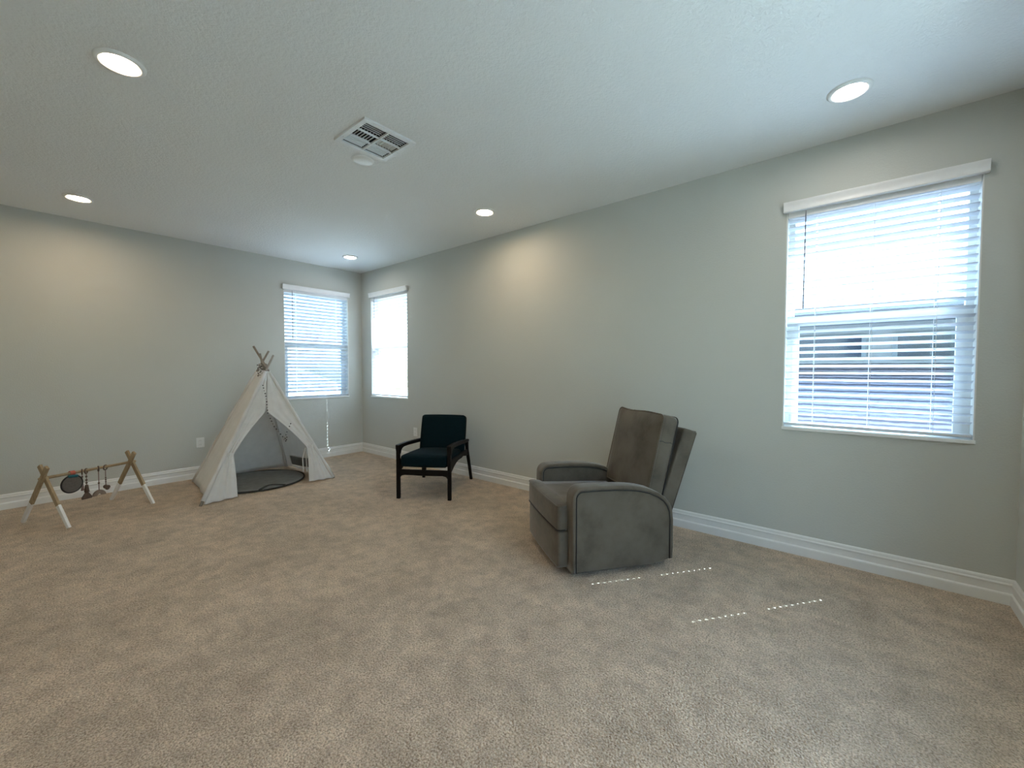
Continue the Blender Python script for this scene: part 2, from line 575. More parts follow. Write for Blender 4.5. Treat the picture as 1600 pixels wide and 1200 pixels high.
def blind(loc, rz, label, tilt=18.0):
    root = thing('venetian_blind', label, 'blind', loc, rz, 'venetian blinds')
    w = half - 0.009
    # valance with crown profile, returned at both ends
    prof = [(0.0, 2.336), (0.026, 2.336), (0.029, 2.342), (0.026, 2.348), (0.027, 2.370), (0.031, 2.386), (0.036, 2.395), (0.036, 2.403), (0.0, 2.403)]
    bm = bmesh.new()
    vw = half + 0.018
    A = [bm.verts.new((-vw, y, z)) for y, z in prof]
    B = [bm.verts.new((vw, y, z)) for y, z in prof]
    n = len(prof)
    bm.faces.new(A); bm.faces.new(list(reversed(B)))
    for k in range(n):
        bm.faces.new((A[k], A[(k + 1) % n], B[(k + 1) % n], B[k]))
    link('valance', bm, M['valance'], root, bevel=0.002)
    # head rail inside the recess
    bm = bmesh.new(); box(bm, -w, w, -0.062, -0.006, 2.302, 2.342)
    link('head_rail', bm, M['valance'], root)
    # slats with a routed cord hole at the two outer ladders
    bm = bmesh.new()
    yc = -0.036
    sw = 0.0240
    hx, hy = 0.0048, 0.0075
    us = sorted([-w, w] + [l + s * hx for l in LADDERS for s in (-1, 1)])
    vs = [-sw, -hy, hy, sw]
    z = 2.282
    nsl = 0
    while z > ZB + 0.055:
        ct, st = math.cos(math.radians(tilt)), math.sin(math.radians(tilt))
        zz = z
        slab(bm, us, vs, lambda u, v: abs(v) < hy and any(abs(u - l) < hx for l in LADDERS),
             lambda u, v, d: (u, yc + v * ct - (d - 0.0011) * st, zz + v * st + (d - 0.0011) * ct - 0.0008 * (v / sw) ** 2), 0.0022)
        z -= PITCH; nsl += 1
    link('slat_panel', bm, M['slat'], root)
    # bottom rail
    bm = bmesh.new(); box(bm, -w, w, yc - 0.026, yc + 0.026, ZB + 0.018, ZB + 0.036)
    link('bottom_rail', bm, M['slat'], root, bevel=0.004)
    # ladder strings
    for l in (-0.285, 0.0, 0.285):
        bm = bmesh.new()
        for s in (-1, 1):
            y = yc + s * (sw * math.cos(math.radians(tilt)) + 0.002)
            tube(bm, [(l - 0.004 * s, y, ZB + 0.03), (l - 0.004 * s, y, 2.31)], 0.0011, 6)
        link('ladder_cord', bm, M['cord'], root)
    # tilt wand
    bm = bmesh.new()
    tube(bm, [(0.345, 0.004, 2.33), (0.345, 0.012, 2.30), (0.348, 0.014, 1.72), (0.348, 0.014, 1.68)], [0.002, 0.0036, 0.0036, 0.005], 6)
    link('tilt_wand', bm, M['wand'], root)
    return root


blind((0, YC_BIG, 0), PI / 2, 'large white venetian blind on the near window behind the recliner')
blind((XC_BACK, 0, 0), PI, 'white venetian blind on the back wall behind the teepee', tilt=28.0)
blind((0, YC_SMALL, 0), PI / 2, 'white sunlit venetian blind beside the room corner, above the black-framed chair')


# ------------------------------------------------------------------ outlets
def outlet(loc, rz, label, w):
    root = thing('wall_outlet', label, 'outlet', loc, rz, 'wall outlets')
    bm = bmesh.new(); box(bm, -w / 2, w / 2, 0.0, 0.006, -0.058, 0.058)
    link('cover_plate', bm, M['plate'], root, bevel=0.003)
    for s in (-1, 1):
        bm = bmesh.new(); box(bm, -0.017, 0.017, 0.006, 0.0085, s * 0.024 - 0.015, s * 0.024 + 0.015)
        r = link('receptacle', bm, M['plate'], root, bevel=0.002)
        bm = bmesh.new()
        for q in (-0.006, 0.006):
            box(bm, q - 0.001, q + 0.001, 0.0085, 0.0089, s * 0.024 - 0.004, s * 0.024 + 0.005)
        link('socket_slot', bm, M['slot'], r)


outlet((-2.074, 0, 0.412), PI, 'white electrical outlet low on the wall left of the teepee', 0.082)
outlet((0, -1.335, 0.43), PI / 2, 'white electrical outlet low on the wall behind the black-framed chair', 0.080)


# ------------------------------------------------------------------ recessed lights
def downlight(x, y, label, lens='lens'):
    root = thing('recessed_downlight', label, 'ceiling light', (x, y, H), 0, 'recessed ceiling lights')
    bm = bmesh.new()
    lathe(bm, [(0.069, -0.004), (0.072, -0.0095), (0.080, -0.013), (0.090, -0.011), (0.096, -0.005), (0.097, 0.0)], 40)
    link('trim_ring', bm, M['plate'], root, smooth=True)
    bm = bmesh.new()
    lathe(bm, [(0.0705, -0.0035), (0.05, -0.0045), (0.0, -0.005)], 40)
    link('lens', bm, M[lens], root, smooth=True)


downlight(-3.055, -0.735, 'round recessed light near the far wall, above the wooden play gym')
downlight(-0.588, -0.757, 'small glowing recessed light in the far corner by the two small windows', 'lens_cool')
downlight(-3.070, -3.157, 'large glowing recessed light in the top left of the photo')
downlight(-0.580, -3.185, 'recessed light near the middle of the long wall, right of the air register')
downlight(-0.560, -5.830, 'recessed light with a wide white trim, nearest the large window', 'lens_cool')
downlight(-3.060, -5.830, 'recessed light above the camera side of the room')

# ------------------------------------------------------------------ ceiling air register
root = thing('air_register', 'square white air supply register with slotted louvres in the ceiling', 'air vent', (-1.907, -3.489, H))
h2 = 0.182
bm = bmesh.new()
o = 0.150
slab(bm, [-h2, -o, -0.006, 0.006, o, h2], [-h2, -o, -0.051, -0.044, 0.046, 0.053, o, h2],
     lambda u, v: abs(u) < o and abs(v) < o and not abs(u) < 0.006 and not (-0.051 < v < -0.044) and not (0.046 < v < 0.053),
     lambda u, v, d: (u, v, -d - 0.000), 0.013)
link('register_frame', bm, M['ventm'], root, bevel=0.002)


def louvre(bm, along, c, a, b, tilt, wid=0.0155, z=0.006):
    """One louvre blade: along 'x' at y=c from a to b, or along 'y' at x=c."""
    s, k = math.sin(tilt), math.cos(tilt)
    n = 4
    last = None
    for i in range(n + 1):
        t = (i / n - 0.5) * wid
        cur = 0.004 * (1 - (2 * i / n - 1) ** 2)
        off, zz = t * k - cur * s, z + t * s + cur * k
        if along == 'x':
            e = [(a, c + off, zz), (b, c + off, zz)]
        else:
            e = [(c + off, a, zz), (c + off, b, zz)]
        e = [bm.verts.new(q) for q in e]
        if last:
            bm.faces.new((last[0], last[1], e[1], e[0]))
        last = e


for sx in (-1, 1):
    a, b = sorted((sx * 0.008, sx * 0.149))
    for (v0, v1, tl) in ((-0.148, -0.051, -36), (0.053, 0.148, 38)):
        bm = bmesh.new()
        for i in range(5):
            louvre(bm, 'x', v0 + (v1 - v0) * (i + 0.5) / 5, a, b, math.radians(-tl))
        link('louvre_bank', bm, M['ventm'], root, solid=0.0012)
    bm = bmesh.new()
    for i in range(7):
        louvre(bm, 'y', a + (b - a) * (i + 0.5) / 7, -0.044, 0.046, math.radians(-58 * sx) if sx < 0 else math.radians(-40))
    link('louvre_bank', bm, M['ventm'], root, solid=0.0012)
for (x, y) in ((-0.165, -0.06), (-0.165, 0.09), (0.165, 0.02)):
    bm = bmesh.new(); lathe(bm, [(0.0, -0.0155), (0.004, -0.015), (0.005, -0.013), (0.005, -0.012)], 12, Matrix.Translation((x, y, 0)))
    link('screw', bm, M['plate'], root, smooth=True)
bm = bmesh.new()
slab(bm, [-0.159, -0.156, 0.156, 0.159], [-0.159, -0.156, 0.156, 0.159], lambda u, v: abs(u) < 0.156 and abs(v) < 0.156, lambda u, v, d: (u, v, d + 0.001), 0.30)
box(bm, -0.159, 0.159, -0.159, 0.159, 0.30, 0.305)
link('duct', bm, M['duct'], root)

root = thing('ceiling_cover', 'small round white cover plate on the ceiling beside the air register', 'cover plate', (-1.825, -3.200, H))
bm = bmesh.new()
lathe(bm, [(0.0, -0.016), (0.040, -0.015), (0.062, -0.012), (0.070, -0.008), (0.073, -0.003), (0.073, 0.0)], 40)
link('cover_disc', bm, M['plate'], root, smooth=True)
bm = bmesh.new()
lathe(bm, [(0.076, 0.0), (0.078, -0.002), (0.074, -0.004), (0.072, -0.002)], 40)
link('cover_rim', bm, M['ventm'], root, smooth=True)

# ------------------------------------------------------------------ recliner (local: x forward, y to its left, towards the camera)
FA = math.radians(144.0)
fx, fy = math.cos(FA), math.sin(FA)
RW = 0.372
ox = -1.301 + fy * RW - fx * 0.34
oy = -4.608 - fx * RW - fy * 0.34
rec = thing('recliner_armchair', 'grey-taupe velvet recliner armchair with piped edges below the large window', 'armchair', (ox, oy, 0), FA)

top_path = [(0.330, 0.035), (0.330, 0.25), (0.330, 0.470)] + arc(0.275, 0.487, 0.055, 0, 90, 8)[1:] + \
    [(0.20, 0.543), (0.05, 0.539), (-0.05, 0.531), (-0.12, 0.519), (-0.18, 0.503), (-0.24, 0.476), (-0.285, 0.445), (-0.315, 0.408), (-0.332, 0.365), (-0.338, 0.31), (-0.338, 0.2), (-0.338, 0.06)]
for s in (1, -1):
    yi, yo = s * 0.272, s * (RW - 0.006)
    bm = bmesh.new()
    prism(bm, [(x - (0.006 if x > 0.3 else 0.0), z - (0.004 if z > 0.5 else 0)) for x, z in top_path] + [(-0.20, 0.032)], min(yi, yo), max(yi, yo))
    arm = link('arm', bm, M['velvet'], rec, bevel=0.004, segs=2)
    # padded band over the front, top and rear of the arm
    bm = bmesh.new()
    hw, th = (RW - 0.262) / 2, 0.014
    sect = []
    for k in range(24):
        t = 2 * PI * k / 24
        c, q = math.cos(t), math.sin(t)
        sect.append((math.copysign(abs(q) ** 0.7, q) * th, math.copysign(abs(c) ** 0.35, c) * hw))
    yc = s * (RW + 0.262) / 2
    dense = []
    for (a, b) in zip(top_path, top_path[1:]):
        dense += [Vector((a[0] + (b[0] - a[0]) * k / 3, yc, a[1] + (b[1] - a[1]) * k / 3)) for k in range(3)]
    dense.append(Vector((top_path[-1][0], yc, top_path[-1][1])))
    tube(bm, dense, 0, sect=sect, up=Vector((0, 1, 0)))
    link('arm_pad', bm, M['velvet'], arm, smooth=True)
    # piping where the band meets both faces of the arm
    for yy, last in ((s * (RW - 0.003), 0), (s * 0.269, -3)):
        bm = bmesh.new()
        pth = []
        n = len(top_path)
        for i, (x, z) in enumerate(top_path):
            p0, p1 = Vector(top_path[max(0, i - 1)]), Vector(top_path[min(n - 1, i + 1)])
            d = (p1 - p0).normalized()
            pth.append(Vector((x - d.y * 0.0135, yy, z + d.x * 0.0135)))
        if last:
            pth = pth[1:last]
        tube(bm, pth, 0.0040, 8, up=Vector((0, 1, 0)))
        link('piping', bm, M['piping'], arm, smooth=True)

# base, coloured near-black to stand in for the shadow gap underneath
bm = bmesh.new(); box(bm, -0.27, 0.30, -0.31, 0.31, 0.0, 0.06)
link('base', bm, M['black'], rec, bevel=0.01)
# seat box between the arms
bm = bmesh.new(); box(bm, -0.33, 0.36, -0.27, 0.27, 0.05, 0.30)
link('seat_box', bm, M['velvet'], rec, bevel=0.01)


def t_outline(xb, xf, wi, wo, xn, r):
    """T shape (x,y): body half-width wi from xb, wings half-width wo in front of xn."""
    o = [(xb, -wi), (xn, -wi), (xn, -wo + 0.015), (xn + 0.015, -wo)]
    o += [(xf - r + r * math.cos(a), -wo + r - r * math.sin(a)) for a in [PI / 2 * (1 - k / 5) for k in range(6)]]
    bow = [(xf + 0.006, -wo * 0.5), (xf + 0.008, 0), (xf + 0.006, wo * 0.5)]
    o += bow
    o += [(xf - r + r * math.cos(a), wo - r + r * math.sin(a)) for a in [PI / 2 * k / 5 for k in range(6)]]
    o += [(xn + 0.015, wo), (xn, wo - 0.015), (xn, wi), (xb, wi)]
    return o


def seat_prism(bm, outl, z0, z1, drop=0.0, crown=0.0):
    """Rounded-over T cushion: stacked offset rings, crowned top."""
    cx = sum(x for x, y in outl) / len(outl)
    levels = [(0.976, z0 + 0.000), (0.995, z0 + 0.012), (1.0, z0 + 0.03), (1.006, (z0 + z1) / 2), (1.0, z1 - 0.022), (0.993, z1 - 0.009), (0.975, z1), (0.9, z1 + crown * 0.35), (0.72, z1 + crown * 0.8), (0.4, z1 + crown)]
    rings = []
    for k, z in levels:
        rings.append([bm.verts.new((cx + (x - cx) * k, y * k, z - drop * max(0, (0.36 - x)))) for x, y in outl])
    n = len(outl)
    for A, B in zip(rings, rings[1:]):
        for i in range(n):
            bm.faces.new((A[i], A[(i + 1) % n], B[(i + 1) % n], B[i]))
    bm.faces.new(list(reversed(rings[0]))); bm.faces.new(rings[-1])
    return levels


to = t_outline(-0.20, 0.418, 0.258, 0.316, 0.350, 0.022)
bm = bmesh.new(); seat_prism(bm, to, 0.278, 0.437, 0.055, 0.016)
seat = link('seat_cushion', bm, M['velvet'], rec, smooth=True)
for zz in (0.433, 0.284):
    bm = bmesh.new()
    pts = [(x * 1.0, y * 0.995, zz) for x, y in to if x > 0.36]
    tube(bm, pts, 0.0048, 8)
    link('piping', bm, M['velvet'] if zz > 0.4 else M['piping'], seat, smooth=True)
# footrest panel under the seat
fo = [(x - 0.010, y * 0.985) for x, y in t_outline(0.33, 0.424, 0.30, 0.318, 0.348, 0.022)]
bm = bmesh.new(); seat_prism(bm, fo, 0.052, 0.272)
link('footrest_panel', bm, M['velvet'], rec, smooth=True)

# back cushion and outer back, both leaning
def rrect(hy, hz, r, n=6):
    o = []
    for cy, cz, a0 in ((hy - r, hz - r, 0), (-hy + r, hz - r, 90), (-hy + r, -hz + r, 180), (hy - r, -hz + r, 270)):
        pts = [(cy + r * math.cos(math.radians(a0 + 90 * k / n)), cz + r * math.sin(math.radians(a0 + 90 * k / n))) for k in range(n + 1)]
        if o:
            q = o[-1]
            o += [(q[0] + (pts[0][0] - q[0]) * k / 8, q[1] + (pts[0][1] - q[1]) * k / 8) for k in range(1, 8)]
        o += pts
    q, p0 = o[-1], o[0]
    o += [(q[0] + (p0[0] - q[0]) * k / 8, q[1] + (p0[1] - q[1]) * k / 8) for k in range(1, 8)]
    return o


TB = math.radians(13.0)
mt = Matrix.Translation((-0.318, 0, 0.695)) @ Matrix.Rotation(-TB, 4, 'Y')
HY, HZ, HT = 0.295, 0.281, 0.056


def sag(y, z):
    """Soft scalloped top edge of the stuffed cushion."""
    return (0.006 * math.sin(13 * y + 0.6) - 0.010 * math.cos(PI * y / (2 * HY))) * max(0, z) / HZ


bm = bmesh.new()
rings = []
ro = rrect(HY, HZ, 0.040)
for (k, x) in ((0.35, HT + 0.032), (0.6, HT + 0.027), (0.8, HT + 0.017), (0.92, HT + 0.008), (0.975, HT + 0.001), (0.993, HT - 0.004), (1.004, HT * 0.55), (1.008, 0), (1.004, -HT * 0.55), (0.993, -HT + 0.004), (0.975, -HT), (0.6, -HT - 0.004)):
    rings.append([bm.verts.new(mt @ Vector((x, y * k, z * k + sag(y, z) * k))) for y, z in ro])
for A, B in zip(rings, rings[1:]):
    for i in range(len(A)):
        bm.faces.new((A[i], A[(i + 1) % len(A)], B[(i + 1) % len(A)], B[i]))
bm.faces.new(rings[0]); bm.faces.new(list(reversed(rings[-1])))
bc = link('back_cushion', bm, M['velvet'], rec, smooth=True)
for xx, mm in ((HT - 0.001, 'velvet'), (-HT + 0.001, 'piping')):
    bm = bmesh.new()
    tube(bm, [mt @ Vector((xx, y * 0.995, z * 0.995 + sag(y, z))) for y, z in ro], 0.0048, 8, closed=True, up=Vector((1, 0, 0)))
    link('piping', bm, M[mm], bc, smooth=True)
for s in (-1, 1):
    bm = bmesh.new()
    tube(bm, [mt @ Vector((HT - 0.004 - 0.020 * k, s * (HY * 1.006 + 0.0), 0.10 + 0.004 * math.sin(2 * k))) for k in range(6)], 0.0022, 6)
    link('side_seam', bm, M['piping'], bc, smooth=True)
bm = bmesh.new()
mb = Matrix.Translation((-0.455, 0, 0.62)) @ Matrix.Rotation(math.radians(-19.5), 4, 'Y')
prism(bm, [(0.052, 0.258), (-0.048, 0.262), (-0.048, -0.36), (0.052, -0.36)], -0.275, 0.275, mb)
bo = link('back_panel', bm, M['velvet'], rec, bevel=0.012, segs=3)
bm = bmesh.new()
tube(bm, [mb @ Vector(q) for q in ((-0.046, -0.273, -0.30), (-0.046, -0.273, 0.25), (-0.046, -0.262, 0.260), (-0.046, 0.262, 0.260), (-0.046, 0.273, 0.25), (-0.046, 0.273, -0.30))], 0.004, 8, up=Vector((1, 0, 0)))
link('piping', bm, M['velvet'], bo, smooth=True)

# ------------------------------------------------------------------ accent chair (local: x forward, y towards the photo's right)
CA = math.atan2(-0.537, -0.844)
ch = thing('accent_chair', 'dark teal upholstered lounge chair with a black open-arm wooden frame', 'chair', (-0.900, -2.664, 0), CA)
for s in (-1, 1):
    y = s * 0.259
    bm = bmesh.new()
    tube(bm, [(0.0, y, 0.0), (0.0, y, 0.25), (0.0, y, 0.50)], 0, sect=[(-0.017, -0.017), (0.017, -0.017), (0.017, 0.017), (-0.017, 0.017)], up=Vector((1, 0, 0)))
    link('leg', bm, M['ebony'], ch, bevel=0.004)
    bm = bmesh.new()
    pts = [(-0.795, s * 0.285, 0.0), (-0.745, s * 0.272, 0.20), (-0.705, y, 0.36), (-0.690, y, 0.475)]
    sects = [0.013, 0.017, 0.020, 0.017]
    rings = []
    for (p, q) in zip(pts, sects):
        rings.append([bm.verts.new((p[0] + a * q, p[1] + b * 0.016, p[2])) for a, b in ((-1, -1), (1, -1), (1, 1), (-1, 1))])
    for A, B in zip(rings, rings[1:]):
        for i in range(4):
            bm.faces.new((A[i], A[(i + 1) % 4], B[(i + 1) % 4], B[i]))
    bm.faces.new(rings[0]); bm.faces.new(rings[-1])
    link('leg', bm, M['ebony'], ch, bevel=0.004)
    # arm rail, dipping gently to the rear, with a fillet at the front post
    bm = bmesh.new()
    ol = [(0.020, 0.500), (0.020, 0.527), (0.010, 0.533), (-0.20, 0.527), (-0.45, 0.508), (-0.66, 0.492), (-0.72, 0.480), (-0.715, 0.455), (-0.62, 0.458), (-0.45, 0.472), (-0.22, 0.490)] + \
        [(-0.10, 0.494), (-0.06, 0.487), (-0.035, 0.470), (-0.020, 0.44), (0.0, 0.44)]
    prism(bm, ol, y - 0.021, y + 0.021)
    link('armrest', bm, M['ebony'], ch, bevel=0.004)
    # arched side apron
    bm = bmesh.new()
    ol = [(-0.018, 0.38), (-0.018, 0.262), (-0.06, 0.275), (-0.13, 0.300), (-0.22, 0.322), (-0.33, 0.333), (-0.48, 0.331), (-0.60, 0.318), (-0.70, 0.30), (-0.71, 0.37), (-0.5, 0.375)]
    prism(bm, ol, y - 0.011, y + 0.011)
    link('side_apron', bm, M['ebony'], ch, bevel=0.003)
bm = bmesh.new()
ol = [(-0.245, 0.296), (-0.235, 0.289), (0.235, 0.289), (0.245, 0.296), (0.245, 0.205), (0.225, 0.228), (0.19, 0.236), (0, 0.232), (-0.19, 0.236), (-0.225, 0.228), (-0.245, 0.205)]
prism(bm, ol, -0.012, 0.012, Matrix(((0, 1, 0, 0), (1, 0, 0, 0), (0, 0, 1, 0), (0, 0, 0, 1))))
link('front_rail', bm, M['ebony'], ch, bevel=0.003)
bm = bmesh.new(); box(bm, -0.72, -0.695, -0.245, 0.245, 0.29, 0.35)
link('rear_rail', bm, M['ebony'], ch, bevel=0.003)
bm = bmesh.new(); box(bm, -0.03, 0.008, -0.018, 0.018, 0.285, 0.312)
link('seat_spacer', bm, M['ebony'], ch, bevel=0.003)
bm = bmesh.new()
ms = Matrix.Translation((-0.300, 0, 0.357)) @ Matrix.Rotation(math.radians(-3.0), 4, 'Y')
cushion(bm, 0.318, 0.239, 0.058, 0.030, (0.006, 0.003, 0.018), 14, ms)
link('seat_cushion', bm, M['teal'], ch, smooth=True)
bm = bmesh.new()
mk = Matrix.Translation((-0.605, 0.013, 0.556)) @ Matrix.Rotation(math.radians(-15), 4, 'Y')
cushion(bm, 0.050, 0.250, 0.205, 0.030, (0.018, 0.004, 0.006), 14, mk)
link('backrest', bm, M['teal'], ch, smooth=True)
for s in (-1, 1):
    bm = bmesh.new()
    tube(bm, [(-0.695, s * 0.19, 0.32), (-0.69, s * 0.19, 0.46), (-0.72, s * 0.19, 0.68)], 0, sect=[(-0.016, -0.012), (0.016, -0.012), (0.016, 0.012), (-0.016, 0.012)], up=Vector((0, 1, 0)))
    link('back_upright', bm, M['ebony'], ch, bevel=0.003)

# ------------------------------------------------------------------ teepee
T0 = Vector((-1.66, -0.70, 0))
tent = thing('play_teepee', 'white canvas child teepee tent with tied-back front flaps and wooden poles', 'tent', T0)
AP = Vector((-1.635, -0.71, 1.303)) - T0
FL = Vector((-2.372, -1.257, 0.0)) - T0
FR = Vector((-1.080, -1.219, 0.0)) - T0
BL = Vector((-2.186, -0.170, 0.0)) - T0
BR = Vector((-1.190, -0.180, 0.0)) - T0
TOPZ = 1.295
TIPS = {}
for foot, tip in ((FL, (-1.535, -0.744, 1.428)), (FR, (-1.717, -0.683, 1.528)), (BL, (-1.577, -0.730, 1.478)), (BR, (-1.660, -0.702, 1.446))):
    TIPS[tuple(foot)] = Vector(tip) - T0
    top = Vector(tip) - T0
    bm = bmesh.new(); tube(bm, [foot, foot.lerp(top, 0.5), top], [0.0125, 0.0125, 0.011], 12)
    link('pole', bm, M['pole'], tent, smooth=True)
# lashing at the crossing
bm = bmesh.new()
for k in range(5):
    loop = [(AP.x + 0.040 * math.cos(2 * PI * i / 20), AP.y + 0.034 * math.sin(2 * PI * i / 20), AP.z - 0.03 + 0.013 * k + 0.006 * math.sin(4 * PI * i / 20 + k)) for i in range(20)]
    tube(bm, loop, 0.0055, 6, closed=True)
link('lashing_cord', bm, M['pole'], tent, smooth=True)


def on_pole(foot, z):
    return foot + (TIPS[tuple(foot)] - foot) * (z / TIPS[tuple(foot)].z)


def cloth(name, fn, nu, nv, hole=None, th=0.002):
    bm = bmesh.new()
    g = [[bm.verts.new(fn(i / nu, j / nv)) for j in range(nv + 1)] for i in range(nu + 1)]
    for i in range(nu):
        for j in range(nv):
            if hole and hole((i + 0.5) / nu, (j + 0.5) / nv):
                continue
            bm.faces.new((g[i][j], g[i + 1][j], g[i + 1][j + 1], g[i][j + 1]))
    loose = [v for v in bm.verts if not v.link_faces]
    bmesh.ops.delete(bm, geom=loose, context='VERTS')
    return link(name, bm, M['canvas'], tent, smooth=True, solid=th)


KT = 0.965   # canvas stops just below the crossing


def face(A, B, za, zb, bulge, nrm, wave):
    """Canvas between two poles; za / zb the hem's share up each pole."""
    def fn(u, v):
        t = v * KT
        a = on_pole(A, AP.z * (za + (KT - za) * v))
        b = on_pole(B, AP.z * (zb + (KT - zb) * v))
        p = a.lerp(b, u)
        w = (1 - v) * 4 * u * (1 - u)
        p = p + nrm * (bulge * w * v * 2 + wave * math.sin(u * 9.0 + 1) * (1 - v) ** 2 * (u * (1 - u)) * 4)
        if v == 0:
            p.z = max(0.004, p.z + 0.010 * math.sin(u * 14) * u * (1 - u) * 2)
        p.z = max(0.004, p.z)
        return p
    return fn


cloth('side_wall', face(BL, FL, 0.004, 0.060, 0.025, Vector((-1, 0, 0.3)), 0.012), 16, 24)
cloth('back_wall', face(BL, BR, 0.004, 0.006, -0.015, Vector((0, 1, 0.3)), 0.012), 16, 24)
# right wall with a low window opening
cloth('side_wall', face(BR, FR, 0.006, 0.045, 0.01, Vector((1, 0, 0.3)), 0.008), 20, 40, hole=lambda u, v: 0.13 < u < 0.72 and 0.035 < v < 0.125)


# front flaps: outer edge on the pole, inner edge following the tied-back opening
def flap(foot0, foot, tie, low, hem, seam):
    def edge(z):
        # inner edge by height
        if z >= 0.806:
            k = (z - 0.806) / (TOPZ - 0.806)
            q = Vector((seam[0] - T0.x, seam[1] - T0.y, 0.806)).lerp((on_pole(FL, TOPZ) + on_pole(FR, TOPZ)) / 2 + Vector((0, -0.012, 0)), min(1, k))
            return q
        if z >= tie.z:
            k = (z - tie.z) / (0.806 - tie.z)
            p = tie.lerp(Vector((seam[0] - T0.x, seam[1] - T0.y, 0.806)), k)
            sag = 0.035 * math.sin(PI * k) * (1 if tie.x < 0 else -1)
            return p + Vector((-sag * 0.6, -0.012 * math.sin(PI * k), 0))
        k = z / tie.z
        p = hem.lerp(low, min(1, k * 2.2)) if k < 1 / 2.2 else low.lerp(tie, (k - 1 / 2.2) / (1 - 1 / 2.2))
        return p.copy()

    def fn(u, v):
        z = TOPZ * KT * v
        a = on_pole(foot0, z) + (foot - foot0) * (1 - v)
        b = edge(z); b.z = z
        p = a.lerp(b, u)
        amp = 0.016 * math.sin(PI * min(1, u)) * (1 - v)
        pinch = math.exp(-((z - tie.z) / 0.10) ** 2)
        p.y += -amp * math.sin(u * 17 + 3 * v) * (1 - 0.4 * pinch) - 0.015 * u * math.exp(-((z - tie.z * 0.72) / 0.16) ** 2)
        if v == 0:
            p.z = 0.006 + 0.012 * u
        return p
    return fn


def W(x, y, z):
    return Vector((x, y, z)) - T0


cloth('front_flap', flap(FL, W(-2.345, -1.250, 0.012), W(-2.058, -1.108, 0.416), W(-2.060, -1.190, 0.17), W(-2.062, -1.236, 0.03), (-1.706, -0.962)), 18, 40)
cloth('front_flap', flap(FR, FR, W(-1.330, -1.095, 0.385), W(-1.350, -1.170, 0.15), W(-1.362, -1.214, 0.03), (-1.690, -0.962)), 18, 40)
def mesh_pt(u, v):
    return face(BR, FR, 0.006, 0.045, 0.01, Vector((1, 0, 0.3)), 0.008)(u, v)


bm = bmesh.new()  # thin grey translucent sheet added across the low opening
g = [[bm.verts.new(mesh_pt(0.12 + 0.61 * i / 8, 0.03 + 0.10 * j / 3)) for j in range(4)] for i in range(9)]
for i in range(8):
    for j in range(3):
        bm.faces.new((g[i][j], g[i + 1][j], g[i + 1][j + 1], g[i][j + 1]))
link('window_mesh', bm, M['meshcloth'], tent, smooth=True, solid=0.001)
# pole sleeves sewn along the front edges, and the tie bands
for foot, k0 in ((FL, 0.030), (FR, 0.008), (BL, 0.004), (BR, 0.004)):
    bm = bmesh.new()
    rings = tube(bm, [on_pole(foot, AP.z * t) for t in [k0 + (0.955 - k0) * i / 10 for i in range(11)]], [0.019 + 0.0035 * math.sin(i * 2.3) for i in range(11)], 10)
    link('pole_sleeve', bm, M['canvas'], tent, smooth=True)
for tie, foot in ((W(-2.062, -1.110, 0.416), FL), (W(-1.326, -1.095, 0.385), FR)):
    q = on_pole(foot, tie.z)
    bm = bmesh.new()
    mid = (tie + q) / 2 + Vector((0, -0.03, 0.01))
    tube(bm, [q, mid, tie + Vector((0, -0.012, 0))], 0, sect=[(-0.002, -0.016), (0.002, -0.016), (0.002, 0.016), (-0.002, 0.016)])
    link('flap_tie', bm, M['canvas'], tent)
for dx in (-0.018, 0.022):
    bm = bmesh.new()
    tube(bm, [W(-1.335 + dx * 0.3, -1.075, 0.375), W(-1.345 + dx, -1.06, 0.25), W(-1.342 + dx, -1.07, 0.10)], 0, sect=[(-0.0055, -0.001), (0.0055, -0.001), (0.0055, 0.001), (-0.0055, 0.001)], up=Vector((0, 1, 0)))
    link('tie_ribbon', bm, M['canvas'], tent)

# bead garland hung from the top of the teepee
gar = thing('bead_garland', 'thin garland of small dark beads draped over the teepee front', 'garland', T0 + AP)
gp = [(-1.690, -0.775, 1.235), (-1.693, -0.855, 1.107), (-1.678, -0.915, 0.967), (-1.690, -0.985, 0.795), (-1.650, -1.035, 0.655), (-1.615, -1.075, 0.585), (-1.583, -1.090, 0.535), (-1.560, -1.090, 0.513), (-1.540, -1.080, 0.565), (-1.480, -1.055, 0.672)]
gp = [Vector(q) - (T0 + AP) for q in gp]
path = []
for a, b in zip(gp, gp[1:]):
    n = max(1, int((b - a).length / 0.008))
    path += [a.lerp(b, i / n) for i in range(n)]
path.append(gp[-1])
bm = bmesh.new(); tube(bm, path, 0.0012, 5)
link('string', bm, M['cord'], gar, smooth=True)


def sphere_mesh(name, r, mat):
    bm = bmesh.new(); bmesh.ops.create_uvsphere(bm, u_segments=10, v_segments=7, radius=r)
    me = bpy.data.meshes.new(name); bm.to_mesh(me); bm.free(); me.materials.append(mat)
    for p in me.polygons:
        p.use_smooth = True
    return me


BD, BPAL = sphere_mesh('bead', 0.0068, M['bead_dark']), sphere_mesh('bead', 0.0068, M['bead_pale'])


def bead(p, me, par):
    o = bpy.data.objects.new('bead', me); COL.objects.link(o); o.parent = par; o.location = p


k = 0
for i in range(4, len(path), 4):
    bead(path[i], BD if k % 3 else BPAL, gar); k += 1
for (dx, dz) in ((0, 0), (0.012, -0.014), (-0.012, -0.012), (0.004, -0.028), (-0.010, 0.016), (0.016, 0.012)):
    bead(gp[7] + Vector((dx, -0.010, dz)), BD if dx >= 0 else BPAL, gar)
